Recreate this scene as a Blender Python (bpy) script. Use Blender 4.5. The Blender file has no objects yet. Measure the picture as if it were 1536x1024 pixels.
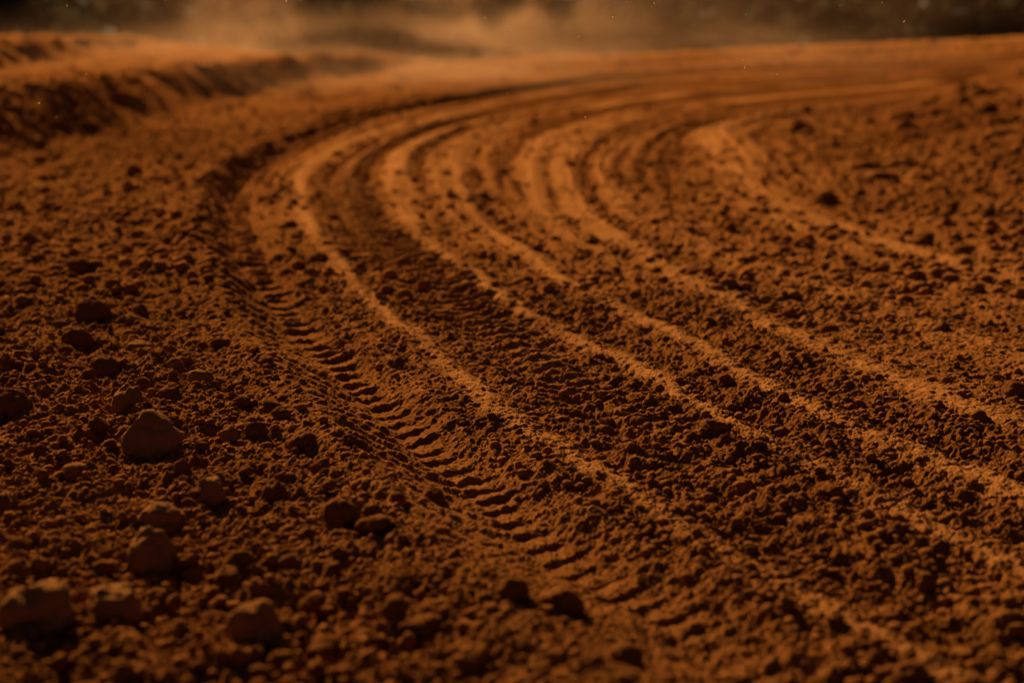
import bpy, math, random
import numpy as np
from mathutils import Vector, noise as mnoise

random.seed(7)
rng = np.random.default_rng(7)
F32 = np.float32
scene = bpy.context.scene
COL = scene.collection

# ----------------------------------------------------------------- camera
CAM_H = 0.80
FPX, PCX, PCY, PYH = 2110.0, 768.0, 512.0, 40.0      # focal length etc. in photo pixels
PITCH = math.atan((PCY - PYH) / FPX)
cd = bpy.data.cameras.new('camera')
cam = bpy.data.objects.new('camera', cd)
COL.objects.link(cam)
cam.location = (0, 0, CAM_H)
cam.rotation_euler = (math.pi / 2 - PITCH, 0, 0)
cd.sensor_width = 36.0
cd.lens = 36.0 * FPX / 1536.0
cd.clip_start = 0.05
cd.clip_end = 2000
cd.dof.use_dof = True
cd.dof.focus_distance = 2.95
cd.dof.aperture_fstop = 2.1
scene.camera = cam

# ----------------------------------------------------------------- numpy noise
def _hash(ix, iy, k):
    h = (ix.astype(np.uint32) * np.uint32(374761393)) ^ (iy.astype(np.uint32) * np.uint32(668265263)) ^ np.uint32((k * 2246822519) & 0xffffffff)
    h = (h ^ (h >> np.uint32(13))) * np.uint32(1274126177)
    h = (h ^ (h >> np.uint32(15))) * np.uint32(2246822519)
    return h ^ (h >> np.uint32(16))

def _u(h, shift=0):
    return ((h >> np.uint32(shift)) & np.uint32(0xffff)).astype(F32) * F32(1 / 65535.0)

def gnoise(x, y, k):
    """gradient noise, about -0.7..0.7"""
    x0 = np.floor(x); y0 = np.floor(y)
    fx = (x - x0).astype(F32); fy = (y - y0).astype(F32)
    ix = x0.astype(np.int32); iy = y0.astype(np.int32)
    ux = fx * fx * fx * (fx * (fx * 6 - 15) + 10); uy = fy * fy * fy * (fy * (fy * 6 - 15) + 10)
    def g(dx, dy):
        a = _u(_hash(ix + dx, iy + dy, k)) * F32(2 * math.pi)
        return np.cos(a) * (fx - dx) + np.sin(a) * (fy - dy)
    a = g(0, 0); b = g(1, 0); c = g(0, 1); d = g(1, 1)
    return (a + (b - a) * ux) * (1 - uy) + (c + (d - c) * ux) * uy

def fbm(x, y, k, n=4, lac=2.03, gain=0.5):
    s = np.zeros_like(x, dtype=F32); a = 1.0
    for i in range(n):
        s += F32(a) * gnoise(x, y, k + i * 17)
        x = x * lac + 3.1; y = y * lac - 1.7; a *= gain
    return s

def clods(x, y, cell, k, p=0.6, rmin=0.25, rmax=0.55, sq=0.85):
    """heights of half-buried lumps scattered one per cell"""
    gx = x / F32(cell); gy = y / F32(cell)
    ix = np.floor(gx).astype(np.int32); iy = np.floor(gy).astype(np.int32)
    out = np.zeros_like(gx, dtype=F32)
    for dx in (-1, 0, 1):
        for dy in (-1, 0, 1):
            cx = ix + dx; cy = iy + dy
            h = _hash(cx, cy, k)
            h2 = _hash(cx, cy, k + 101)
            px = cx + 0.1 + 0.8 * _u(h); py = cy + 0.1 + 0.8 * _u(h, 16)
            on = _u(h2) < p
            r = F32(rmin) + F32(rmax - rmin) * _u(h2, 16) ** 2
            a = _u(_hash(cx, cy, k + 57)) * F32(6.28318)
            ex = gx - px; ey = gy - py
            ca = np.cos(a); sa = np.sin(a)
            e1 = (ex * ca + ey * sa) * F32(0.85); e2 = (ey * ca - ex * sa) * F32(1.2)
            q = 1 - (e1 * e1 + e2 * e2) / (r * r)
            v = np.where(on & (q > 0), r * F32(sq) * np.sqrt(np.maximum(q, 0)), 0)
            np.maximum(out, v, out=out)
    return out * F32(cell)

def sstep(a, b, x):
    t = np.clip((x - a) / (b - a), 0, 1)
    return t * t * (3 - 2 * t)

# ----------------------------------------------------------------- the lie of the land
T2 = np.array([(-2.85, -60), (-2.85, 0), (-3.0, 5), (-3.06, 8.4), (-3.2, 10.2), (-3.25, 12), (-3.26, 14.7), (-3.1, 17.8), (-2.7, 21.6), (-1.5, 27), (2, 35), (30, 70)])
T1 = np.array([(-5.1, -60), (-5.1, 0), (-5.3, 14.5), (-5.6, 17.8), (-5.9, 21), (-6, 29), (-5, 40), (10, 80)])

def macro(x, y):
    """broad height of the ground: flat track, two low banks on its outer side, a berm on the inner side, a crest and a drop beyond"""
    x = np.asarray(x, dtype=np.float64); y = np.asarray(y, dtype=np.float64)
    wob = 0.10 * np.sin(y * 1.1 + 0.7) + 0.04 * np.sin(y * 3.3 + x) + 0.02 * np.sin(y * 7.7 + 2 * x)
    e2 = np.interp(y, T2[:, 1], T2[:, 0]) - x + wob
    e1 = np.interp(y, T1[:, 1], T1[:, 0]) - x + wob * 1.4
    far2 = 1 - 0.6 * sstep(21, 32, y)
    z = 0.34 * sstep(-0.16, 0.42, e2) * far2 + 0.03 * np.exp(-((e2 - 0.5) / 0.25) ** 2) * far2
    z = z + 0.30 * sstep(-0.1, 0.5, e1) + 0.07 * sstep(1, 6, e1)
    ye = np.maximum(y, 3)
    rise_c = np.interp(x / ye * 25, [-30, -9.1, -5.5, -3.8, -3.2, -2, 0.4, 2.75, 5, 9.1, 30],
                       [0.62, 0.56, 0.445, 0.26, 0.15, 0.06, 0.07, 0.15, 0.27, 0.41, 0.5])
    far = sstep(9, 25, y)
    rc = np.where(x < 0, 0.07 + np.maximum(rise_c - 0.07, 0) * np.where(x < -1.2, sstep(-0.1, 0.9, e2), 1), rise_c)
    z = z + np.maximum(rc - z, 0) * np.where(x < -1.2, sstep(15, 26, y), far)
    # inner berm
    bl = np.interp(y, [-60, 1, 4, 5, 7, 9, 12, 25], [1.9, 1.9, 1.75, 1.72, 1.75, 1.9, 2.6, 7.0])
    b = 0.42 * sstep(0.0, 3.6, x - bl) * sstep(1.5, 5, y) * (1 - 0.85 * far)
    z = z + b
    z = z + 0.20 * np.exp(-((y - 25.4) / 1.0) ** 2) * sstep(-2.5, 0.5, x) + 0.05 * np.exp(-((y - 19.0 - 0.3 * x) / 1.2) ** 2) * sstep(-1, 1.5, x)
    z = z - 2.8 * sstep(26.0, 44, y)
    return z + 15 * sstep(112, 190, np.sqrt(x * x + y * y))  # hill added behind the wood to block bright sky gaps

def unproject(px, py):
    """photo pixel -> point of the broad ground"""
    u = (px - PCX) / FPX; v = -(py - PCY) / FPX
    dy = math.cos(PITCH) + v * math.sin(PITCH)
    dz = -math.sin(PITCH) + v * math.cos(PITCH)
    t = 0.5
    while t < 60:
        if CAM_H + dz * t <= float(macro(u * t, dy * t)):
            break
        t *= 1.004
    return (u * t, dy * t)

def smooth_line(pts, n=120):
    """world polyline through the traced points, run on past both ends, smoothed"""
    w = np.array([unproject(*p) for p in pts])
    a = w[0] + (w[0] - w[2]) / np.linalg.norm(w[0] - w[2]) * 6
    d = w[-1] - w[-2]; b = w[-1] + d / np.linalg.norm(d) * 0.5
    w = np.vstack([a, w, b])
    s = np.concatenate([[0], np.cumsum(np.linalg.norm(np.diff(w, axis=0), axis=1))])
    # near points dense, far points sparse
    q = 6 - 1.2 + (np.geomspace(1, 1 + s[-1] - 4.8, n) - 1)
    q = np.concatenate([[0, 2.4], q[q <= s[-1]]])
    o = np.stack([np.interp(q, s, w[:, 0]), np.interp(q, s, w[:, 1])], 1)
    for _ in range(6):
        o[1:-1] = 0.25 * o[:-2] + 0.5 * o[1:-1] + 0.25 * o[2:]
    return o

LINES_PX = {
 'tread': [(1080,1010),(1000,945),(913,880),(867,853),(796,812),(765,783),(717,748),(652,697),(602,650),(573,618),(538,587),(499,554),(469,527),(427,485),(398,449),(375,410),(358,362),(347,329),(347,303),(350,285),(365,262),(395,240),(440,216),(500,193),(570,173),(650,156),(750,137),(870,120),(1000,108),(1150,99)],
 'A': [(1391,992),(1308,949),(1231,909),(1174,869),(1074,815),(990,762),(900,707),(835,672),(765,628),(712,582),(661,536),(616,503),(577,474),(547,443),(510,407),(479,365),(456,335),(447,305),(448,277),(465,248),(520,215),(600,185),(700,162),(820,140),(950,124),(1100,112),(1250,104)],
 'B': [(1536,850),(1391,785),(1250,720),(1150,662),(1060,619),(979,564),(932,541),(879,514),(822,488),(772,458),(712,418),(669,391),(622,344),(600,310),(588,285),(583,262),(590,240),(620,215),(680,190),(770,166),(880,147),(1010,131),(1160,119),(1300,111)],
 'C': [(1534,748),(1391,692),(1324,661),(1224,608),(1124,568),(1057,534),(995,490),(939,467),(895,444),(832,414),(779,378),(725,344),(705,318),(688,285),(684,262),(687,240),(705,215),(745,195),(810,178),(900,160),(1030,142),(1180,129),(1330,120)],
 'D': [(1536,650),(1350,570),(1200,505),(1090,452),(1024,421),(995,404),(945,374),(889,340),(868,318),(850,295),(840,270),(839,250),(850,225),(885,200),(950,178),(1040,160),(1180,143),(1340,131)],
 'E': [(1536,545),(1300,455),(1100,388),(1000,345),(940,308),(912,275),(905,255),(912,232),(940,212),(1000,192),(1090,172),(1220,155),(1350,145)],
 'F': [(1536,422),(1424,391),(1307,358),(1257,344),(1190,315),(1134,290),(1103,267),(1088,240),(1062,212),(1055,198),(1090,184),(1180,168),(1290,157)],
 'T': [(1130,745),(1010,682),(905,612),(800,548),(700,478),(640,425),(585,380),(545,345),(522,310),(517,280),(525,255),(550,230),(600,207),(690,180)],
}
LINES = {k: smooth_line(v) for k, v in LINES_PX.items()}

def line_dist(X, Y, L):
    """signed distance (right of the line positive) and length along it"""
    best = np.full(X.shape, 1e9, F32); sd = np.zeros(X.shape, F32); sl = np.zeros(X.shape, F32)
    acc = 0.0
    RR = np.sqrt(X * X + Y * Y); ra, rb = float(RR.min()), float(RR.max())
    ra = ra * 0.8 - 1.2; rb = rb * 1.2 + 1.2
    for i in range(len(L) - 1):
        ax, ay = L[i]; bx, by = L[i + 1]
        q0, q1 = math.hypot(ax, ay), math.hypot(bx, by)
        if (max(q0, q1) < ra or min(q0, q1) > rb) and rb < 40:      # too near or too far to matter for these points
            acc += math.hypot(bx - ax, by - ay); continue
        dx, dy = bx - ax, by - ay; ln = math.hypot(dx, dy)
        if ln < 1e-6: continue
        tx, ty = dx / ln, dy / ln
        rx = X - F32(ax); ry = Y - F32(ay)
        t = rx * F32(tx) + ry * F32(ty)
        tc = np.clip(t, 0, F32(ln))
        ex = rx - tc * F32(tx); ey = ry - tc * F32(ty)
        d2 = ex * ex + ey * ey
        m = d2 < best
        side = np.sign(rx * F32(ty) - ry * F32(tx))
        best = np.where(m, d2, best)
        sd = np.where(m, side * np.sqrt(d2), sd)
        sl = np.where(m, tc + F32(acc), sl)
        acc += ln
    return sd, sl

RIDGES = {  # half width, height, strength
 'A': (0.032, 0.010, 0.95), 'B': (0.035, 0.012, 0.9), 'C': (0.042, 0.010, 0.78), 'D': (0.058, 0.012, 0.75),
 'E': (0.065, 0.010, 0.5), 'F': (0.062, 0.010, 0.75),
}

_S = np.linspace(0, 80, 4000)
_P = np.interp(_S, [0, 5.2, 6.4, 7.2, 8.0, 9.0, 80], [0.051, 0.051, 0.056, 0.068, 0.086, 0.10, 0.105])   # the lug marks draw apart up the track
_PH = np.concatenate([[0], np.cumsum(np.diff(_S) / _P[1:])])
def pitch(s): return np.interp(s, _S, _P).astype(F32)
def phase(s): return np.interp(s, _S, _PH).astype(F32)

def ground_height(X, Y, detail=True):
    """full height, dust amount (smooth powdery strips, damp patches, painted crest light and slope shade), and lane fields for points"""
    X = X.astype(F32); Y = Y.astype(F32)
    wx = X + F32(0.03) * gnoise(X * 2.2, Y * 2.2, 5) ; wy = Y + F32(0.03) * gnoise(X * 2.2, Y * 2.2, 6)
    R = np.sqrt(X * X + Y * Y)
    z = macro(X, Y).astype(F32)
    farw = np.clip(R / 4.8, 1, 2.3)                       # the strips spread a little where the dirt is looser
    td, ts = line_dist(wx, wy, LINES['tread'])
    dust = np.zeros_like(X); ridge = np.zeros_like(X)  # dust: powder strips plus the painted crest light
    dists = {}
    for n, (hw, hh, st) in RIDGES.items():
        d, s = line_dist(wx, wy, LINES[n]); dists[n] = d
        j = d + F32(0.034) * fbm(X * 9, Y * 9, 31, 4)
        w = hw * (0.75 + 0.5 * (gnoise(s * 0.9, s * 0 + hw * 100, 77) + 0.5)) * farw
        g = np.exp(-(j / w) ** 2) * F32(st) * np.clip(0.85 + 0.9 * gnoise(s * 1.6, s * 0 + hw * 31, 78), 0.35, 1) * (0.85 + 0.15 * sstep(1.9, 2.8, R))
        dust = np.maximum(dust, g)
        # a ridge with its steeper side to the right, a shallow rut beside it
        ridge += F32(hh) * np.sqrt(farw) * (np.exp(-(d / (w * 1.3)) ** 2) - 0.55 * np.exp(-((d - 2.3 * w) / (1.3 * w)) ** 2))
    order = [td] + [dists[k] for k in 'ABCDEF']
    U = np.where(td < 0, td / 0.45, 6 + dists['F'] / 0.45).astype(F32)
    for k in range(6):
        a, b = order[k], order[k + 1]
        U = np.where((a >= 0) & (b < 0), k + a / np.maximum(a - b, 1e-4), U)
    U = np.where((td >= 0) & (dists['F'] < 0), U, np.where(td < 0, np.minimum(U, 0), np.maximum(U, 6)))
    inl = sstep(-3.0, -1.0, U) * (1 - sstep(6.2, 8.5, U))
    uw = U + 0.12 * gnoise(X * 0.9, Y * 0.45, 140)
    gro = gnoise(uw * 2.3, ts * 0.10, 141) + 0.8 * gnoise(uw * 4.7 + 3, ts * 0.14, 142) + 0.5 * gnoise(uw * 9.1, ts * 0.2, 143)
    gamp = (0.013 + 0.030 * sstep(4.5, 10, R) + 0.022 * sstep(9, 16, R)) * inl
    groove = gamp * gro
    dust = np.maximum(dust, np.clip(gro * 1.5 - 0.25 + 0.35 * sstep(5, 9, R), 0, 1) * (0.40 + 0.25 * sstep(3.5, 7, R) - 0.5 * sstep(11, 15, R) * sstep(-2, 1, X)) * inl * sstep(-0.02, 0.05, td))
    dust = np.maximum(dust, 0.8 * np.exp(-((Y - 25.6) / 0.6) ** 2) * sstep(-3, 0.5, X))  # backlit glow of the far crest painted as a pale strip
    eb = np.interp(Y, T2[:, 1], T2[:, 0]).astype(F32) - X
    dust = np.maximum(dust, 0.45 * sstep(0.35, 0.9, eb) * np.clip(0.5 + gnoise(X * 1.5, Y * 0.8, 150), 0, 1))
    damp_shade = np.clip(0.55 * fbm(X * 0.55, Y * 0.4, 151, 3) + 0.05, 0, 0.5) + 0.85 * sstep(0.1, 0.7, U) * (1 - 0.45 * sstep(4.8, 6.2, U)) * sstep(10, 14.5, R) * sstep(-2.5, 0, X) * (1 - sstep(23.5, 24.8, Y)) * np.clip(0.7 + gro * 0.8, 0, 1)  # random damp patches, plus painted shade on the far slope facing the camera
    damp_shade = np.maximum(damp_shade, 0.75 * sstep(0.4, 1.6, dists['F']) * sstep(5, 8, R) * np.clip(0.5 + 1.6 * fbm(X * 0.9, Y * 0.7, 152, 3), 0, 1))  # berm slope darkened in patches
    damp_shade = np.clip(damp_shade + 0.30 * sstep(5, 11, R) * (1 - sstep(0.0, 0.5, eb)), 0, 0.9)  # low ground darkened further with distance
    tone = dust - damp_shade * (1 - np.clip(dust * 1.3, 0, 1))      # pale powder and painted crest light above zero, damp and painted shade below
    lane = sstep(-0.05, 0.15, td) * (1 - sstep(-0.1, 0.35, dists['F']))     # on the track proper
    verge = 1 - sstep(-0.45, -0.05, td)
    bermm = sstep(0.1, 0.7, dists['F'])
    # the deep tyre track
    fade = sstep(-0.3, 0.4, ts - 5.2) if False else 1.0
    wl = 0.5 + 0.5 * np.clip(gnoise(ts * 2.3, ts * 0, 91) * 1.5 + 0.6, 0, 1)
    brk = np.clip(0.9 + 0.9 * gnoise(ts * 1.7, ts * 0 + 2, 99), 0.45, 1) * (0.45 + 0.55 * sstep(1.7, 2.3, R))
    rut = (-0.030 * sstep(-0.15, 0.0, td) * (1 - sstep(0.05, 0.26, td)) + 0.018 * np.exp(-((td + 0.16) / 0.06) ** 2) + 0.008 * np.exp(-((td - 0.13) / 0.05) ** 2)) * (0.5 + 0.5 * brk)
    lip = np.where(td < -0.15, np.exp(-((td + 0.15) / 0.45) ** 2), 1 - sstep(-0.15, 0.0, td))
    rut = rut + lip * (0.022 + 0.068 * sstep(3.4, 5.2, R)) * (1 - 0.84 * sstep(6.5, 12, R)) * (0.7 + 0.6 * gnoise(ts * 1.3, ts * 0 + 5, 98))
    rut = rut + 0.030 * fbm(X * 11, Y * 11, 160, 3) * np.exp(-((td + 0.10) / 0.12) ** 2) * sstep(3.4, 5.2, R)
    rut = rut - 0.02 * farw * np.exp(-((td + 0.02) / 0.13) ** 2) * sstep(4.5, 8, R)
    jit = F32(0.009) * fbm(X * 16, Y * 16, 41, 3)
    PH = phase(ts)
    ph = (PH + (td * 1.2 + jit * 1.2) / pitch(ts)) / 1.3
    rib = (0.5 - 0.5 * np.cos(ph * 2 * math.pi)) ** 1.3
    ml = sstep(-0.16, -0.11, td) * (1 - sstep(-0.015, 0.01, td)) * wl
    ph2 = PH + (-td * 0.12 + jit * 1.2) / pitch(ts) + 0.25 * gnoise(ts * 6, ts * 0 + 9, 97)
    f2 = ph2 - np.floor(ph2)
    bar = sstep(0.0, 0.16, f2) * (1 - 0.9 * f2)
    mr = sstep(-0.01, 0.02, td) * (1 - sstep(0.05, 0.105, td + jit * 1.6)) * brk
    bs = 1 + 1.0 * sstep(3.3, 5.5, R)
    tr = 0.019 * bs * (0.35 + 0.65 * sstep(2.0, 2.8, R)) * rib * ml * (0.5 + 0.5 * brk) + 0.0145 * bs * bar * mr - 0.006 * (ml + mr)
    tmask = np.maximum(ml, mr * (1 - 0.75 * (1 - sstep(0.16, 0.42, f2))))
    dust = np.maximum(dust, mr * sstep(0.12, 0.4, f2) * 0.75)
    # a second, worn track
    sd, ss = line_dist(wx, wy, LINES['T'])
    ms = np.exp(-(sd / 0.15) ** 4) * np.clip(0.65 + 1.2 * gnoise(ss * 0.8, ss * 0 + 3, 95) + 0.25 * sstep(2.5, 4, R), 0, 1)
    p3 = (ss + np.where(sd > 0, -sd * 0.5, sd * 0.9) + jit * 1.3) / 0.066
    b3 = (0.5 - 0.5 * np.cos(p3 * 2 * math.pi)) ** 1.5
    tr = tr + ms * (0.017 + 0.012 * sstep(3.5, 5.5, R)) * (b3 - 0.8)
    # roughness of the surface
    patch = np.clip(0.55 + 1.1 * fbm(X * 1.1, Y * 1.1, 51, 3), 0.15, 1.2)
    rough = (0.55 + 0.50 * patch) * lane + verge * (0.75 + 0.5 * patch) + bermm * (0.75 + 0.5 * patch) + (1 - np.clip(lane + verge + bermm, 0, 1)) * 0.45
    rough = rough * (1 - 0.80 * np.clip(dust, 0, 1)) * (1 - 0.62 * tmask) * (1 - 0.55 * ms)
    nearb = 1.0 + 0.15 * (1 - sstep(1.5, 2.6, R))
    rough = rough * nearb * (1 - 0.55 * sstep(10, 16, R) * lane)
    z = z + F32(0.07) * fbm(X * 2.6, Y * 2.0, 170, 4) * sstep(-0.5, 0.1, eb) * sstep(5, 8, R)
    z = z + ridge + rut + tr + groove
    z += F32(0.020) * fbm(X * 1.7, Y * 1.7, 61, 3) * (0.5 + 0.5 * np.clip(rough, 0, 1))
    if not detail:
        return z, dust, rough, td, dists
    # crumbs of soil, big to small
    qx = X + F32(0.012) * fbm(X * 30, Y * 30, 11, 2) ; qy = Y + F32(0.012) * fbm(X * 30, Y * 30, 12, 2)
    big = clods(qx, qy, 0.115, 201, p=0.30, rmin=0.14, rmax=0.36, sq=0.75) * (0.2 + 0.9 * verge * (0.25 + 0.75 * sstep(0.3, 0.9, -td)) + 0.8 * bermm)
    big *= sstep(0.25, 0.7, rough)
    if R.max() > 5.5:
        qx3 = X + F32(0.05) * fbm(X * 8, Y * 8, 15, 3); qy3 = Y + F32(0.05) * fbm(X * 8, Y * 8, 16, 3)
        big = np.maximum(big, clods(qx3, qy3, 0.30, 206, p=0.55, rmin=0.15, rmax=0.5, sq=0.6) * (verge * sstep(0.9, 1.8, -td) * (1 - 0.3 * sstep(-0.4, 0.0, eb)) + bermm) * sstep(5.5, 8, R) * (1.0 + 0.6 * bermm * sstep(8, 12, R)))
    mid = clods(qx, qy, 0.036, 202, p=0.4, rmin=0.15, rmax=0.48) * (0.6 + 0.35 * verge + 0.35 * bermm)
    qx2 = X + F32(0.005) * fbm(X * 80, Y * 80, 13, 2) ; qy2 = Y + F32(0.005) * fbm(X * 80, Y * 80, 14, 2)
    sm = clods(qx2, qy2, 0.0175, 203, p=0.55, rmin=0.2, rmax=0.5)
    fi = clods(qx2, qy2, 0.0098, 204, p=0.6, rmin=0.2, rmax=0.52)
    vf = clods(X, Y, 0.0066, 205, p=0.65, rmin=0.22, rmax=0.52)
    lump = np.maximum(big, mid) + 0.9 * sm + 0.9 * fi
    z += rough * lump * (0.62 + 0.05 * verge + 0.08 * verge * (1 - sstep(1.8, 2.5, R)))
    z += F32(0.024) * rough * fbm(X * 9, Y * 9, 71, 4, gain=0.62)
    z += (0.35 + 0.65 * np.clip(rough, 0, 1)) * (vf * 1.0 + F32(0.0085) * fbm(X * 45, Y * 45, 81, 4, gain=0.68))
    z += F32(0.0018) * fbm(X * 240, Y * 240, 82, 2) * np.clip(1.2 - R / 8, 0, 1)
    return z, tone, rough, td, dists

# ----------------------------------------------------------------- materials
def new_mat(name):
    m = bpy.data.materials.new(name); m.use_nodes = True
    nt = m.node_tree; nt.nodes.clear()
    out = nt.nodes.new('ShaderNodeOutputMaterial')
    return m, nt, out

def dirt_material(name, dark, mid, pale, use_dust=True, bump=1.0):
    m, nt, out = new_mat(name)
    N = nt.nodes; L = nt.links
    b = N.new('ShaderNodeBsdfPrincipled'); L.new(b.outputs[0], out.inputs[0])
    b.inputs['Roughness'].default_value = 0.95
    b.inputs['Specular IOR Level'].default_value = 0.0
    tc = N.new('ShaderNodeTexCoord')
    n1 = N.new('ShaderNodeTexNoise'); n1.inputs['Scale'].default_value = 3.0; n1.inputs['Detail'].default_value = 8; n1.inputs['Roughness'].default_value = 0.65
    n2 = N.new('ShaderNodeTexNoise'); n2.inputs['Scale'].default_value = 90.0; n2.inputs['Detail'].default_value = 5; n2.inputs['Roughness'].default_value = 0.7
    n3 = N.new('ShaderNodeTexNoise'); n3.inputs['Scale'].default_value = 420.0; n3.inputs['Detail'].default_value = 4; n3.inputs['Roughness'].default_value = 0.75
    for n in (n1, n2, n3): L.new(tc.outputs['Object'], n.inputs['Vector'])
    mx = N.new('ShaderNodeMath'); mx.operation = 'MULTIPLY_ADD'; mx.inputs[1].default_value = 0.45
    L.new(n2.outputs['Fac'], mx.inputs[0])
    mm = N.new('ShaderNodeMath'); mm.operation = 'MULTIPLY'; mm.inputs[1].default_value = 0.55
    L.new(n1.outputs['Fac'], mm.inputs[0]); L.new(mm.outputs[0], mx.inputs[2])
    cr = N.new('ShaderNodeValToRGB'); e = cr.color_ramp.elements
    e[0].position = 0.36; e[0].color = (*dark, 1); e[1].position = 0.64; e[1].color = (*mid, 1)
    L.new(mx.outputs[0], cr.inputs[0])
    col = cr.outputs[0]
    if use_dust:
        at = N.new('ShaderNodeAttribute'); at.attribute_name = 'dust'  # also carries the painted crest light and slope shade
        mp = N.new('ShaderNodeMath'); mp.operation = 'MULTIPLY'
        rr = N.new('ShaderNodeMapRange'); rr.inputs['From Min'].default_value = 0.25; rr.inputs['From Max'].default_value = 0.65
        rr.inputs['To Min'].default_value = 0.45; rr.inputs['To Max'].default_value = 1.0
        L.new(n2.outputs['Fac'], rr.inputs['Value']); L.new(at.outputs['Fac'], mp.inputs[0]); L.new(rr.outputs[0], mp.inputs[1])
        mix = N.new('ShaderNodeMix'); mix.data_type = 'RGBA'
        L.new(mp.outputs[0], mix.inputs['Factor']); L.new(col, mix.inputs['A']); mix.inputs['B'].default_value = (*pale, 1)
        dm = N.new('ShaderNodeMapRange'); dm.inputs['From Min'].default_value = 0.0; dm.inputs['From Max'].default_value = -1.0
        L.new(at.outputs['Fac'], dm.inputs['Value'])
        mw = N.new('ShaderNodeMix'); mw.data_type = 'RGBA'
        L.new(dm.outputs[0], mw.inputs['Factor']); L.new(col, mw.inputs['A']); mw.inputs['B'].default_value = (0.115, 0.034, 0.006, 1)  # dark tone of the damp patches and the painted slope shade
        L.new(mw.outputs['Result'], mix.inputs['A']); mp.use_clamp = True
        col = mix.outputs['Result']
    L.new(col, b.inputs['Base Color'])
    bp = N.new('ShaderNodeBump'); bp.inputs['Strength'].default_value = 0.8 * bump; bp.inputs['Distance'].default_value = 0.0055
    b2 = N.new('ShaderNodeBump'); b2.inputs['Strength'].default_value = 0.8 * bump; b2.inputs['Distance'].default_value = 0.012
    L.new(n3.outputs['Fac'], bp.inputs['Height']); L.new(n2.outputs['Fac'], b2.inputs['Height'])
    L.new(b2.outputs[0], bp.inputs['Normal']); L.new(bp.outputs[0], b.inputs['Normal'])
    return m

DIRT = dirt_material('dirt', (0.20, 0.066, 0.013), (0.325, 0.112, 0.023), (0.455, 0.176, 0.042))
CLOD = dirt_material('dry_clod', (0.33, 0.126, 0.030), (0.45, 0.185, 0.048), (0.4, 0.16, 0.05), use_dust=False, bump=0.9)

# ----------------------------------------------------------------- mesh helpers
def mesh_np(name, V, Fq, mat, attr=None, smooth=True):
    """mesh from arrays; Fq is (n,3) or (n,4)"""
    me = bpy.data.meshes.new(name)
    n = len(Fq); k = Fq.shape[1]
    me.vertices.add(len(V)); me.vertices.foreach_set('co', np.ascontiguousarray(V, F32).ravel())
    me.loops.add(n * k); me.loops.foreach_set('vertex_index', np.ascontiguousarray(Fq, np.int32).ravel())
    me.polygons.add(n); me.polygons.foreach_set('loop_start', np.arange(0, n * k, k, dtype=np.int32))
    if smooth:
        me.polygons.foreach_set('use_smooth', np.ones(n, dtype=bool))
    me.update(calc_edges=True)
    if attr is not None:
        a = me.attributes.new('dust', 'FLOAT', 'POINT'); a.data.foreach_set('value', np.ascontiguousarray(attr, F32))  # on the ground also carries painted crest light and slope shade
    me.materials.append(mat)
    return me

def link(name, me, **props):
    o = bpy.data.objects.new(name, me); COL.objects.link(o)
    for k, v in props.items(): o[k] = v
    return o

# ----------------------------------------------------------------- ground sheet, finest where the dirt is nearest
def geom(a, b, q):
    n = max(2, int(math.log(b / a) / q)); return list(np.geomspace(a, b, n, endpoint=False))
DEG = math.radians
th = list(np.arange(0, DEG(24.5), 0.00085)) + list(np.arange(DEG(24.5), DEG(50), 0.005)) + list(np.arange(DEG(50), math.pi, 0.03))
th = np.array([-t for t in th[:0:-1]] + th, dtype=np.float64)
rr = np.array(geom(0.06, 0.5, 0.06) + geom(0.5, 1.45, 0.008) + geom(1.45, 4.2, 0.00092) + geom(4.2, 5, 0.0013) + geom(5, 12, 0.0018) + geom(12, 40, 0.004) + geom(40, 700, 0.05) + [700.0])
NT, NR = len(th), len(rr)
X = (rr[:, None] * np.sin(th)[None, :]).astype(F32); Y = (rr[:, None] * np.cos(th)[None, :]).astype(F32)
shape = X.shape
Zs, Ds, TD, FD = [np.zeros(shape, F32) for _ in range(4)]
CH = 160
for i in range(0, NR, CH):
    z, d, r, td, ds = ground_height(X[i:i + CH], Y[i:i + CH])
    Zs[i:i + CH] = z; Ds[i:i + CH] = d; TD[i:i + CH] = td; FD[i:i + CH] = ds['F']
V = np.stack([X.ravel(), Y.ravel(), Zs.ravel()], 1)
idx = np.arange(NR * NT, dtype=np.int32).reshape(NR, NT)
nxt = np.roll(idx, -1, axis=1)                      # the sheet closes behind the camera
Q = np.stack([idx[:-1], nxt[:-1], nxt[1:], idx[1:]], 2)      # (NR-1, NT, 4)
e2 = np.interp(Y, T2[:, 1], T2[:, 0]) - X
zone = np.zeros((NR - 1, NT), np.int8)                        # 0 = dirt track
zone[(TD < -0.26)[:-1]] = 1                                   # loose verge
zone[(FD > 0.30)[:-1] & (TD > 0)[:-1]] = 2                    # inner berm
zone[(e2 > -0.08)[:-1]] = 3                                   # outer bank
zone[(rr > 27)[:-1], :] = 1
zone[(Y < 0.3)[:-1]] = 1
zone[(np.abs(X) > 16)[:-1]] = 1
for k, nm in ((0, 'dirt_track'), (1, 'ground'), (2, 'berm'), (3, 'bank')):
    q = Q[zone == k]
    used = np.unique(q)
    remap = np.zeros(len(V), np.int32); remap[used] = np.arange(len(used), dtype=np.int32)
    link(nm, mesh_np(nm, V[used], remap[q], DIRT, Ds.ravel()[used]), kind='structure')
# the small hole under the camera
ring = V[:NT]
cv = np.vstack([ring, ring.mean(0)[None]])
cf = np.stack([np.arange(NT), np.full(NT, NT), np.roll(np.arange(NT), -1)], 1)
# (folded into the ground object's mesh)
g = bpy.data.objects['ground']

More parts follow.
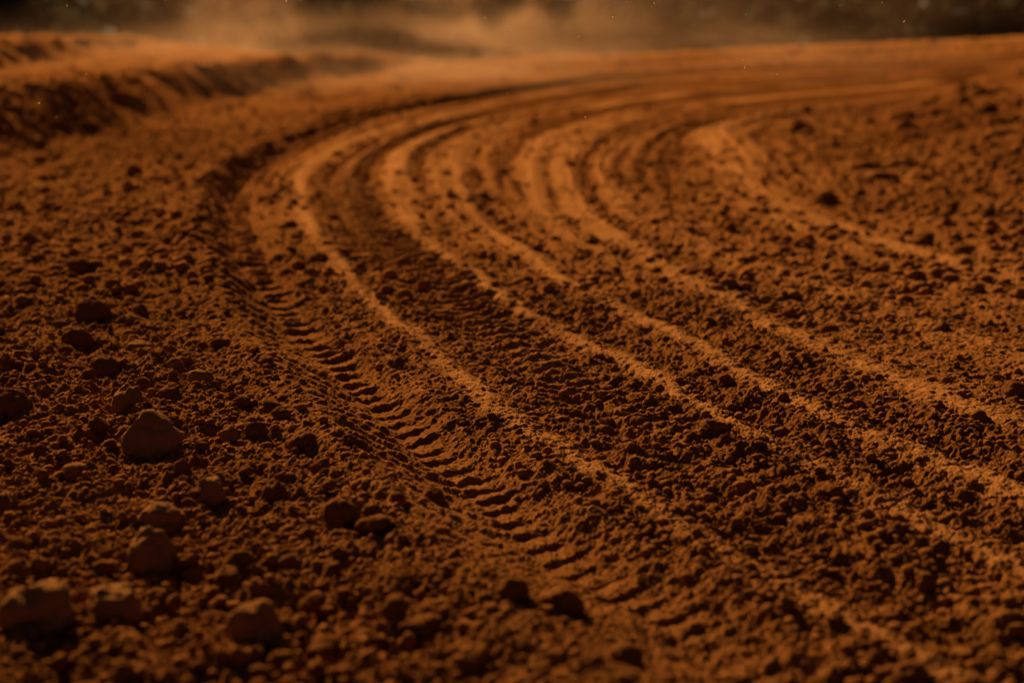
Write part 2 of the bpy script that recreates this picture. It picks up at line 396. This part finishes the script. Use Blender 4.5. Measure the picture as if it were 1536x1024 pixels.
# ----------------------------------------------------------------- stones and clods
def ico(sub):
    import bmesh
    bm = bmesh.new(); bmesh.ops.create_icosphere(bm, subdivisions=sub, radius=1.0)
    v = np.array([p.co[:] for p in bm.verts], dtype=np.float64); f = np.array([[q.index for q in p.verts] for p in bm.faces], dtype=np.int32)
    bm.free(); return v, f
ICO = {s: ico(s) for s in (2, 3, 4, 5)}

def n3(P, sc, seed):
    off = Vector((seed * 7.13, seed * 3.7, seed * 1.9))
    return np.array([mnoise.fractal(Vector(p) * sc + off, 0.8, 2.1, 4) for p in P])

def stone_mesh(name, sub, seed, rough=0.25, point=0.0, facets=6, grain=0.03, mat=None):
    """an irregular lump: a ball cut by a few blunt planes, then roughened"""
    v, f = ICO[sub]
    r = random.Random(seed)
    P = v.copy()
    for _ in range(facets):
        n = np.array([r.gauss(0, 1), r.gauss(0, 1), r.gauss(0, 0.8)]); n /= np.linalg.norm(n)
        c = r.uniform(0.80, 0.95)
        d = P @ n - c
        P -= np.clip(d, 0, None)[:, None] * n[None, :] * 0.85
    if point:                                            # drawn up to a blunt peak
        up = np.clip(P[:, 2], 0, 1); k = 1 - point * up
        P[:, 0] = P[:, 0] * k + 0.12 * point * up; P[:, 1] *= k; P[:, 2] *= 1 + 0.25 * point
    P *= (1 + rough * n3(P, 1.1, seed))[:, None]
    P *= (1 + grain * n3(P, 5.5, seed + 50) + grain * 0.5 * n3(P, 14, seed + 90))[:, None]
    return mesh_np(name, P, f, mat or CLOD)

def gz(x, y):
    z = ground_height(np.array([[x]], F32), np.array([[y]], F32), detail=False)[0]
    return float(z[0, 0])

# px, py: middle of the base in the photo; w, h: width and visible height in photo pixels
STONES = [
 (224,690,88,64,'p','boulder-like brown stone, largest on the loose verge, with blunt pointed top'),
 (192,620,50,44,'p','tan pointed stone with dusty skirt just behind the largest stone'),
 (138,492,55,42,'p','dark peaked clod among the stones nearest the left bank side'),
 (155,566,44,32,'r','round brown clod with dark face between the peaked clod and tan pointed stone'),
 (113,523,42,30,'f','flat topped brown clod just below the dark peaked clod'),
 (115,424,42,27,'r','dark rounded clod, higher up the verge than the peaked clod'),
 (40,374,32,20,'r','small dark clod at the left edge, farthest of the single verge clods'),
 (18,632,56,46,'r','blurred dark mound cut by the left edge beside the largest stone'),
 (110,734,42,30,'r','smooth brown clod below and left of the largest stone'),
 (312,760,48,40,'p','tan lopsided stone below and right of the largest stone'),
 (237,794,56,42,'r','rounded tan lump directly below the lopsided tan stone'),
 (223,855,66,62,'f','tall dark fronted block with bright top in the front left verge'),
 (411,760,40,34,'p','dark pointed clod alone to the right of the tan lopsided stone'),
 (453,688,42,28,'f','dark flat clod halfway between the largest stone and the tyre track'),
 (381,665,34,28,'r','dark clod, right one of the touching pair near the largest stone'),
 (343,670,32,24,'p','brown clod, left one of the touching pair near the largest stone'),
 (272,730,28,30,'p','narrow dark clod standing at the foot of the largest stone'),
 (298,587,40,22,'p','low brown clod with dusty slope right of the tan pointed stone'),
 (510,795,56,42,'r','wide dark clod in the verge with a small clod at its right'),
 (548,806,34,24,'r','small brown clod touching the right side of a wide dark clod'),
 (383,975,84,82,'r','big round brown stone with lit crown at the very front'),
 (50,962,112,78,'f','broad dark stone in the front left corner, wider than tall'),
 (357,868,50,38,'r','dark slumped clod behind the big round front stone'),
 (165,935,76,52,'f','low dark lump between the broad corner stone and round front stone'),
 (768,920,58,48,'r','dark lump at the front, left one of two side by side'),
 (842,925,74,46,'f','dark lump at the front, right and wider of two side by side'),
 (940,1016,60,40,'r','black fronted clod on the bottom edge right of the tyre track'),
 (596,552,26,17,'p','small dark clod on the flat between tyre track and first pale ridge'),
 (958,638,30,20,'r','rounded clod with long shadow on the churned lane in the middle'),
 (1250,745,44,28,'p','peaked brown clod on the churned lane at the right'),
 (1386,440,36,20,'r','dark clod in front of the far right pale strip'),
 (1450,750,32,24,'r','round clod sitting on the pale strip near the right edge'),
 (1245,494,30,17,'f','dark flat clod on the right lanes, behind the rest there'),
 (1415,501,28,16,'r','small dark clod at right, between two lone clods'),
 (1186,470,28,17,'p','little peaked clod on the lane left of a dark flat clod'),
 (1524,592,48,30,'p','heaped clod cut by the right edge halfway up the picture'),
 (1176,602,20,12,'p','tiny dark clod with pointed shadow on a pale strip'),
 (201,276,24,24,'r','dark blurred clod on the far verge below the left bank'),
 (192,297,20,18,'f','small blurred clod just in front of the far verge clod'),
 (209,482,24,18,'p','small dark pointed clod right of the dark peaked clod'),
 (193,494,26,14,'f','low clod leaning on a small pointed one'),
 (262,562,26,18,'p','small steep clod between the round brown clod and low dusty one'),
 (205,530,38,14,'f','long low clod between the peaked clod and the tyre track'),
 (37,550,28,18,'r','small rounded clod near the left edge under the flat topped clod'),
 (425,1012,50,34,'r','dark clod touching the front of the big round stone'),
 (650,752,36,26,'p','dark wedge of soil broken off beside the tyre track rim'),
 (1370,1016,60,40,'f','dark blurred clod on the bottom edge near the right corner'),
 (640,958,60,34,'r','blurred low clod at the front left of the two dark lumps'),
 (1088,570,24,12,'f','flat little clod by the middle pale strip'),
 (1068,652,40,22,'r','knobbly clod on the middle churned lane near a rounded one'),
 (1210,170,18,12,'r','dark far clod on the foot of the right berm'),
 (1480,165,30,22,'f','dark hollowed clod high on the right berm'),
 (890,372,26,16,'r','small dark clod between two pale strips in the middle distance'),
]
for i, (px, py, w, h, shp, lab) in enumerate(STONES):
    x, y = unproject(px, py)
    dist = math.hypot(y, CAM_H)
    W = w * dist / FPX; H = h * dist / FPX
    me = stone_mesh('stone', 4 if w > 30 else 3, 300 + i, rough=0.20 if shp == 'r' else 0.24, point=0.14 if shp == 'p' else 0.0,
                    facets=4 if shp != 'r' else 2, grain=0.055, mat=DIRT if px > 600 or ('dark' in lab and h < 50) else None)
    o = link('stone', me, label=lab, category='stone' if w >= 40 else 'clod')
    if w < 40: o.name = 'dirt_clod'
    sx = W / (1.95 if px < 600 else 2.3); sz = H / (1.4 if px < 600 else 1.7)
    ry = random.uniform(0.8, 1.0)
    o.scale = (sx, sx * ry, sz)
    o.rotation_euler = (random.uniform(-.15, .15), random.uniform(-.15, .15), random.uniform(-0.5, 0.5))
    o.location = (x, y + sx * ry * 0.6, gz(x, y) + sz * (0.2 if py < 880 or px < 450 else 0.0))

# loose clods nothing tells apart: copies of a dozen shapes
BASE = [stone_mesh('dirt_clod', 3, 700 + i, rough=0.35, point=random.choice((0, 0, .3)), facets=random.choice((4, 6, 8)), grain=0.06, mat=DIRT) for i in range(14)]
ZONES = [  # group, label, number, pixel box, size range (m)
 ('loose clods on the verge', 'small crumbly brown clod lying on the loose verge left of the tyre track', 130, (0, 300, 620, 1024), (0.008, 0.020)),
 ('loose clods on the churned lanes', 'small crumbly brown clod lying on the churned lanes right of the tyre track', 80, (620, 420, 1536, 1024), (0.006, 0.015)),
 ('loose clods on the inner berm', 'small blurred brown clod lying on the rough slope of the right berm', 36, (1180, 100, 1536, 380), (0.015, 0.05)),
]
for grp, lab, n, (x0, y0, x1, y1), (s0, s1) in ZONES:
    c = 0
    while c < n:
        px = random.uniform(x0, x1); py = y0 + (y1 - y0) * random.random() ** 0.8
        x, y = unproject(px, py)
        zz, du, ro, td, ds = ground_height(np.array([[x]], F32), np.array([[y]], F32), detail=False)
        if du[0, 0] > 0.35 or abs(td[0, 0] - 0.02) < 0.16: continue
        if 'verge' in grp and td[0, 0] > 0: continue
        if 'lanes' in grp and td[0, 0] < 0.15: continue
        o = link('dirt_clod', random.choice(BASE), label=lab, category='clod', group=grp)
        s = s0 + (s1 - s0) * random.random() ** 2
        o.scale = (s * random.uniform(.9, 1.3), s, s * random.uniform(.6, .95))
        o.rotation_euler = (random.uniform(-.4, .4), random.uniform(-.4, .4), random.uniform(0, 6.28))
        o.location = (x, y, float(zz[0, 0]) + s * 0.45 + 0.006 * float(ro[0, 0]))
        c += 1

# crumbs past counting
def crumbs(n, r0, r1, s0, s1, sub, seed):
    g = np.random.default_rng(seed)
    t = g.uniform(-DEG(25), DEG(25), n * 3); r = np.exp(g.uniform(math.log(r0), math.log(r1), n * 3))
    x = (r * np.sin(t)).astype(F32)[None]; y = (r * np.cos(t)).astype(F32)[None]
    z, du, ro, td, ds = ground_height(x, y)
    keep = (g.random(n * 3)[None] < np.clip(ro, 0, 1) * (1 - du)) & (np.abs(td - 0.02) > 0.10)
    k = np.nonzero(keep[0])[0][:n]
    x, y, z = x[0][k], y[0][k], z[0][k]
    s = s0 + (s1 - s0) * g.random(len(k)) ** 3
    v, f = ICO[sub]
    shapes = []
    for q in range(10):
        P = v * (1 + 0.38 * n3(v, 1.3, 900 + q + seed))[:, None]
        shapes.append(P)
    SH = np.array(shapes)
    P = SH[g.integers(0, 10, len(k))]
    a = g.uniform(0, 6.28, len(k)); ca, sa = np.cos(a)[:, None], np.sin(a)[:, None]
    px = P[:, :, 0] * ca - P[:, :, 1] * sa; py = P[:, :, 0] * sa + P[:, :, 1] * ca; pz = P[:, :, 2] * g.uniform(.6, 1, len(k))[:, None]
    W = np.stack([px * s[:, None] + x[:, None], py * s[:, None] + y[:, None], pz * s[:, None] + (z + s * 0.2)[:, None]], 2)
    FF = f[None] + (np.arange(len(k)) * len(v))[:, None, None]
    return W.reshape(-1, 3), FF.reshape(-1, 3)
V1, F1 = crumbs(9000, 1.5, 4.2, 0.0022, 0.011, 2, 1)
V2, F2 = crumbs(9000, 4.2, 14, 0.006, 0.026, 2, 2)
link('soil_crumbs', mesh_np('soil_crumbs', np.vstack([V1, V2]), np.vstack([F1, F2 + len(V1)]), DIRT), kind='stuff', label='loose crumbs of soil strewn over the whole track')

# ----------------------------------------------------------------- dark wood beyond the crest
def foliage_material():
    m, nt, out = new_mat('foliage'); N = nt.nodes; L = nt.links
    b = N.new('ShaderNodeBsdfPrincipled'); tl = N.new('ShaderNodeBsdfTranslucent'); ms = N.new('ShaderNodeMixShader'); ms.inputs[0].default_value = 0.4
    L.new(b.outputs[0], ms.inputs[1]); L.new(tl.outputs[0], ms.inputs[2]); L.new(ms.outputs[0], out.inputs[0])
    b.inputs['Roughness'].default_value = 0.8; b.inputs['Specular IOR Level'].default_value = 0.1
    tc = N.new('ShaderNodeTexCoord'); n = N.new('ShaderNodeTexNoise'); n.inputs['Scale'].default_value = 0.6; n.inputs['Detail'].default_value = 5
    L.new(tc.outputs['Object'], n.inputs['Vector'])
    cr = N.new('ShaderNodeValToRGB'); e = cr.color_ramp.elements
    e[0].position = 0.35; e[0].color = (0.018, 0.016, 0.008, 1); e[1].position = 0.7; e[1].color = (0.036, 0.030, 0.013, 1)
    L.new(n.outputs['Fac'], cr.inputs[0]); L.new(cr.outputs[0], b.inputs['Base Color']); L.new(cr.outputs[0], tl.inputs['Color'])
    return m
def treeline():
    g = np.random.default_rng(5)
    VV, FF = [], []; nv = 0
    n = 60000
    trees = [(g.uniform(-DEG(70), DEG(70)), g.uniform(78, 108), g.uniform(7, 12), g.uniform(2.5, 4.5)) for _ in range(170)]
    per = n // len(trees)
    for (t, r, h, w) in trees:
        cx, cy = r * math.sin(t), r * math.cos(t)
        hh = g.random(per) ** 0.9
        rad = w * np.sqrt(np.clip(1.05 - hh, 0.05, 1)) * np.sqrt(g.random(per)) * (0.8 + 0.35 * np.sin(hh * 23 + t * 50))
        a = g.uniform(0, 6.283, per)
        C = np.stack([cx + rad * np.cos(a), cy + rad * np.sin(a), -2.7 + hh * h], 1)
        u = g.normal(size=(per, 3)); u /= np.linalg.norm(u, axis=1)[:, None]
        v = np.cross(u, g.normal(size=(per, 3))); v /= np.linalg.norm(v, axis=1)[:, None]
        s = g.uniform(0.4, 0.95, per)[:, None]
        q = np.stack([C - u * s, C + v * s * .55, C + u * s, C - v * s * .55], 1)
        VV.append(q.reshape(-1, 3)); FF.append(np.arange(per * 4).reshape(-1, 4) + nv); nv += per * 4
        # trunk
        k = np.arange(6) * math.pi / 3
        b0 = np.stack([cx + .22 * np.cos(k), cy + .22 * np.sin(k), np.full(6, -3.2)], 1); b1 = np.stack([cx + .06 * np.cos(k), cy + .06 * np.sin(k), np.full(6, h - 3.5)], 1)
        VV.append(np.vstack([b0, b1])); i = np.arange(6)
        FF.append(np.stack([i, (i + 1) % 6, (i + 1) % 6 + 6, i + 6], 1) + nv); nv += 12
    n = 26000                                            # undergrowth along the foot of the wood
    t = g.uniform(-DEG(72), DEG(72), n); r = g.uniform(72, 96, n)
    C = np.stack([r * np.sin(t), r * np.cos(t), -2.9 + 5.5 * g.random(n) ** 1.1 * (0.8 + 0.3 * np.sin(t * 37) * np.sin(t * 91 + r))], 1)
    u = g.normal(size=(n, 3)); u /= np.linalg.norm(u, axis=1)[:, None]
    v = np.cross(u, g.normal(size=(n, 3))); v /= np.linalg.norm(v, axis=1)[:, None]
    s = g.uniform(0.3, 0.85, n)[:, None]
    VV.append(np.stack([C - u * s, C + v * s * .6, C + u * s, C - v * s * .6], 1).reshape(-1, 3)); FF.append(np.arange(n * 4).reshape(-1, 4) + nv); nv += n * 4
    link('treeline', mesh_np('treeline', np.vstack(VV), np.vstack(FF), foliage_material(), smooth=False), kind='stuff', label='dark blurred wood beyond the far crest of the track')
treeline()

# ----------------------------------------------------------------- dust in the air
def dust_material(name, dens, seed, sc):
    m, nt, out = new_mat(name); N = nt.nodes; L = nt.links
    pv = N.new('ShaderNodeVolumePrincipled'); L.new(pv.outputs[0], out.inputs['Volume'])
    pv.inputs['Color'].default_value = (0.62, 0.34, 0.15, 1); pv.inputs['Anisotropy'].default_value = 0.45
    tc = N.new('ShaderNodeTexCoord')
    ln = N.new('ShaderNodeVectorMath'); ln.operation = 'LENGTH'; L.new(tc.outputs['Object'], ln.inputs[0])
    fo = N.new('ShaderNodeMapRange'); fo.interpolation_type = 'SMOOTHSTEP'
    fo.inputs['From Min'].default_value = 1.0; fo.inputs['From Max'].default_value = 0.1; fo.inputs['To Min'].default_value = 0; fo.inputs['To Max'].default_value = 1
    L.new(ln.outputs['Value'], fo.inputs['Value'])
    mp = N.new('ShaderNodeMapping'); mp.inputs['Location'].default_value = (seed, seed * .7, 0); mp.inputs['Scale'].default_value = sc
    L.new(tc.outputs['Object'], mp.inputs['Vector'])
    n = N.new('ShaderNodeTexNoise'); n.inputs['Scale'].default_value = 1.6; n.inputs['Detail'].default_value = 4; n.inputs['Distortion'].default_value = 0.6
    L.new(mp.outputs[0], n.inputs['Vector'])
    r2 = N.new('ShaderNodeMapRange'); r2.inputs['From Min'].default_value = 0.41; r2.inputs['From Max'].default_value = 0.66
    L.new(n.outputs['Fac'], r2.inputs['Value'])
    mu = N.new('ShaderNodeMath'); mu.operation = 'MULTIPLY'; L.new(fo.outputs[0], mu.inputs[0]); L.new(r2.outputs[0], mu.inputs[1])
    mu2 = N.new('ShaderNodeMath'); mu2.operation = 'MULTIPLY'; mu2.inputs[1].default_value = dens; L.new(mu.outputs[0], mu2.inputs[0])
    L.new(mu2.outputs[0], pv.inputs['Density'])
    return m
def dust_cloud(loc, rad, dens, seed, sc, lab):
    v, f = ICO[3]
    o = link('dust_cloud', mesh_np('dust_cloud', v, f, dust_material('dust', dens, seed, sc)), kind='stuff', label=lab)
    o.location = loc; o.scale = rad
dust_cloud((0.3, 25.5, 0.95), (3.4, 2.2, 1.15), 0.19, 3.0, (2.4, 1, 1.0), 'brown dust plume hanging over the middle of the far crest')
dust_cloud((-4.6, 25.0, 0.85), (1.5, 1.6, 1.1), 0.22, 9.0, (1.6, 1, 0.9), 'narrower brown dust plume rising over the far left bank')
dust_cloud((-1.2, 22.0, 0.35), (10.0, 9.5, 0.85), 0.075, 15.0, (2.4, 1, 0.8), 'low brown dust drifting along the ground by the far crest')

dust_cloud((1.0, 33, 1.0), (18.0, 3.5, 2.6), 0.035, 21.0, (3.0, 1, 1.0), 'thin veil of dust across the dark wood')

def specks(n=55):
    g = np.random.default_rng(11); VV, FF = [], []
    base = np.array([(1, 0, 0), (-1, 0, 0), (0, 1, 0), (0, -1, 0), (0, 0, 1), (0, 0, -1)], float)
    tri = np.array([(0, 2, 4), (2, 1, 4), (1, 3, 4), (3, 0, 4), (2, 0, 5), (1, 2, 5), (3, 1, 5), (0, 3, 5)])
    for i in range(n):
        d = g.uniform(2.6, 3.5); t = g.uniform(-DEG(24), DEG(24))
        zc = CAM_H + d * (0.03 - 0.10 * g.random() ** 2.2)
        s = 0.0006 + 0.0011 * g.random() ** 2
        q = base * np.array([s, s, s * g.choice([1, 1.3, 2.6])])
        a = g.normal(0, 0.5)
        q = np.stack([q[:, 0] * math.cos(a) - q[:, 2] * math.sin(a), q[:, 1], q[:, 0] * math.sin(a) + q[:, 2] * math.cos(a)], 1)
        VV.append(q + np.array([d * math.sin(t), d * math.cos(t), zc])); FF.append(tri + 6 * i)
    m, nt, out = new_mat('flying_grit'); tl = nt.nodes.new('ShaderNodeBsdfTranslucent'); df = nt.nodes.new('ShaderNodeBsdfDiffuse'); mx = nt.nodes.new('ShaderNodeMixShader')
    tl.inputs[0].default_value = (0.85, 0.62, 0.36, 1); df.inputs[0].default_value = (0.8, 0.55, 0.3, 1); mx.inputs[0].default_value = 0.5
    nt.links.new(df.outputs[0], mx.inputs[1]); nt.links.new(tl.outputs[0], mx.inputs[2]); nt.links.new(mx.outputs[0], out.inputs[0])
    link('flying_grit', mesh_np('flying_grit', np.vstack(VV), np.vstack(FF), m, smooth=False), kind='stuff', label='tiny pale specks of grit flying in the air')
specks()

# ----------------------------------------------------------------- sun and sky
SUN_EL, SUN_AZ = DEG(30), DEG(-26)            # azimuth from straight ahead, minus = left
w = bpy.data.worlds.new('World'); scene.world = w; w.use_nodes = True
nt = w.node_tree; nt.nodes.clear()
wo = nt.nodes.new('ShaderNodeOutputWorld'); bg = nt.nodes.new('ShaderNodeBackground'); sk = nt.nodes.new('ShaderNodeTexSky')
sk.sky_type = 'NISHITA'; sk.sun_disc = False; sk.sun_elevation = SUN_EL; sk.sun_rotation = SUN_AZ
sk.dust_density = 0.6; sk.air_density = 0.13
bg.inputs['Strength'].default_value = 0.05
nt.links.new(sk.outputs[0], bg.inputs[0]); nt.links.new(bg.outputs[0], wo.inputs[0])
ld = bpy.data.lights.new('sun', 'SUN'); ld.energy = 5.0; ld.angle = DEG(0.5); ld.color = (1.0, 0.72, 0.42)
sun = bpy.data.objects.new('sun', ld); COL.objects.link(sun)
dirv = Vector((math.sin(SUN_AZ) * math.cos(SUN_EL), math.cos(SUN_AZ) * math.cos(SUN_EL), math.sin(SUN_EL)))
sun.rotation_euler = dirv.to_track_quat('Z', 'Y').to_euler()
sun.location = dirv * 50

vs = scene.view_settings
scene.display_settings.display_device = 'sRGB'
vs.view_transform = 'Standard'; vs.look = 'None'; vs.gamma = 1.0; vs.use_curve_mapping = False
vs.exposure = 1.05
scene.cycles.filter_width = 1.1
scene.cycles.use_denoising = True
scene.cycles.denoising_prefilter = 'ACCURATE'
scene.cycles.max_bounces = 6
scene.cycles.volume_bounces = 1
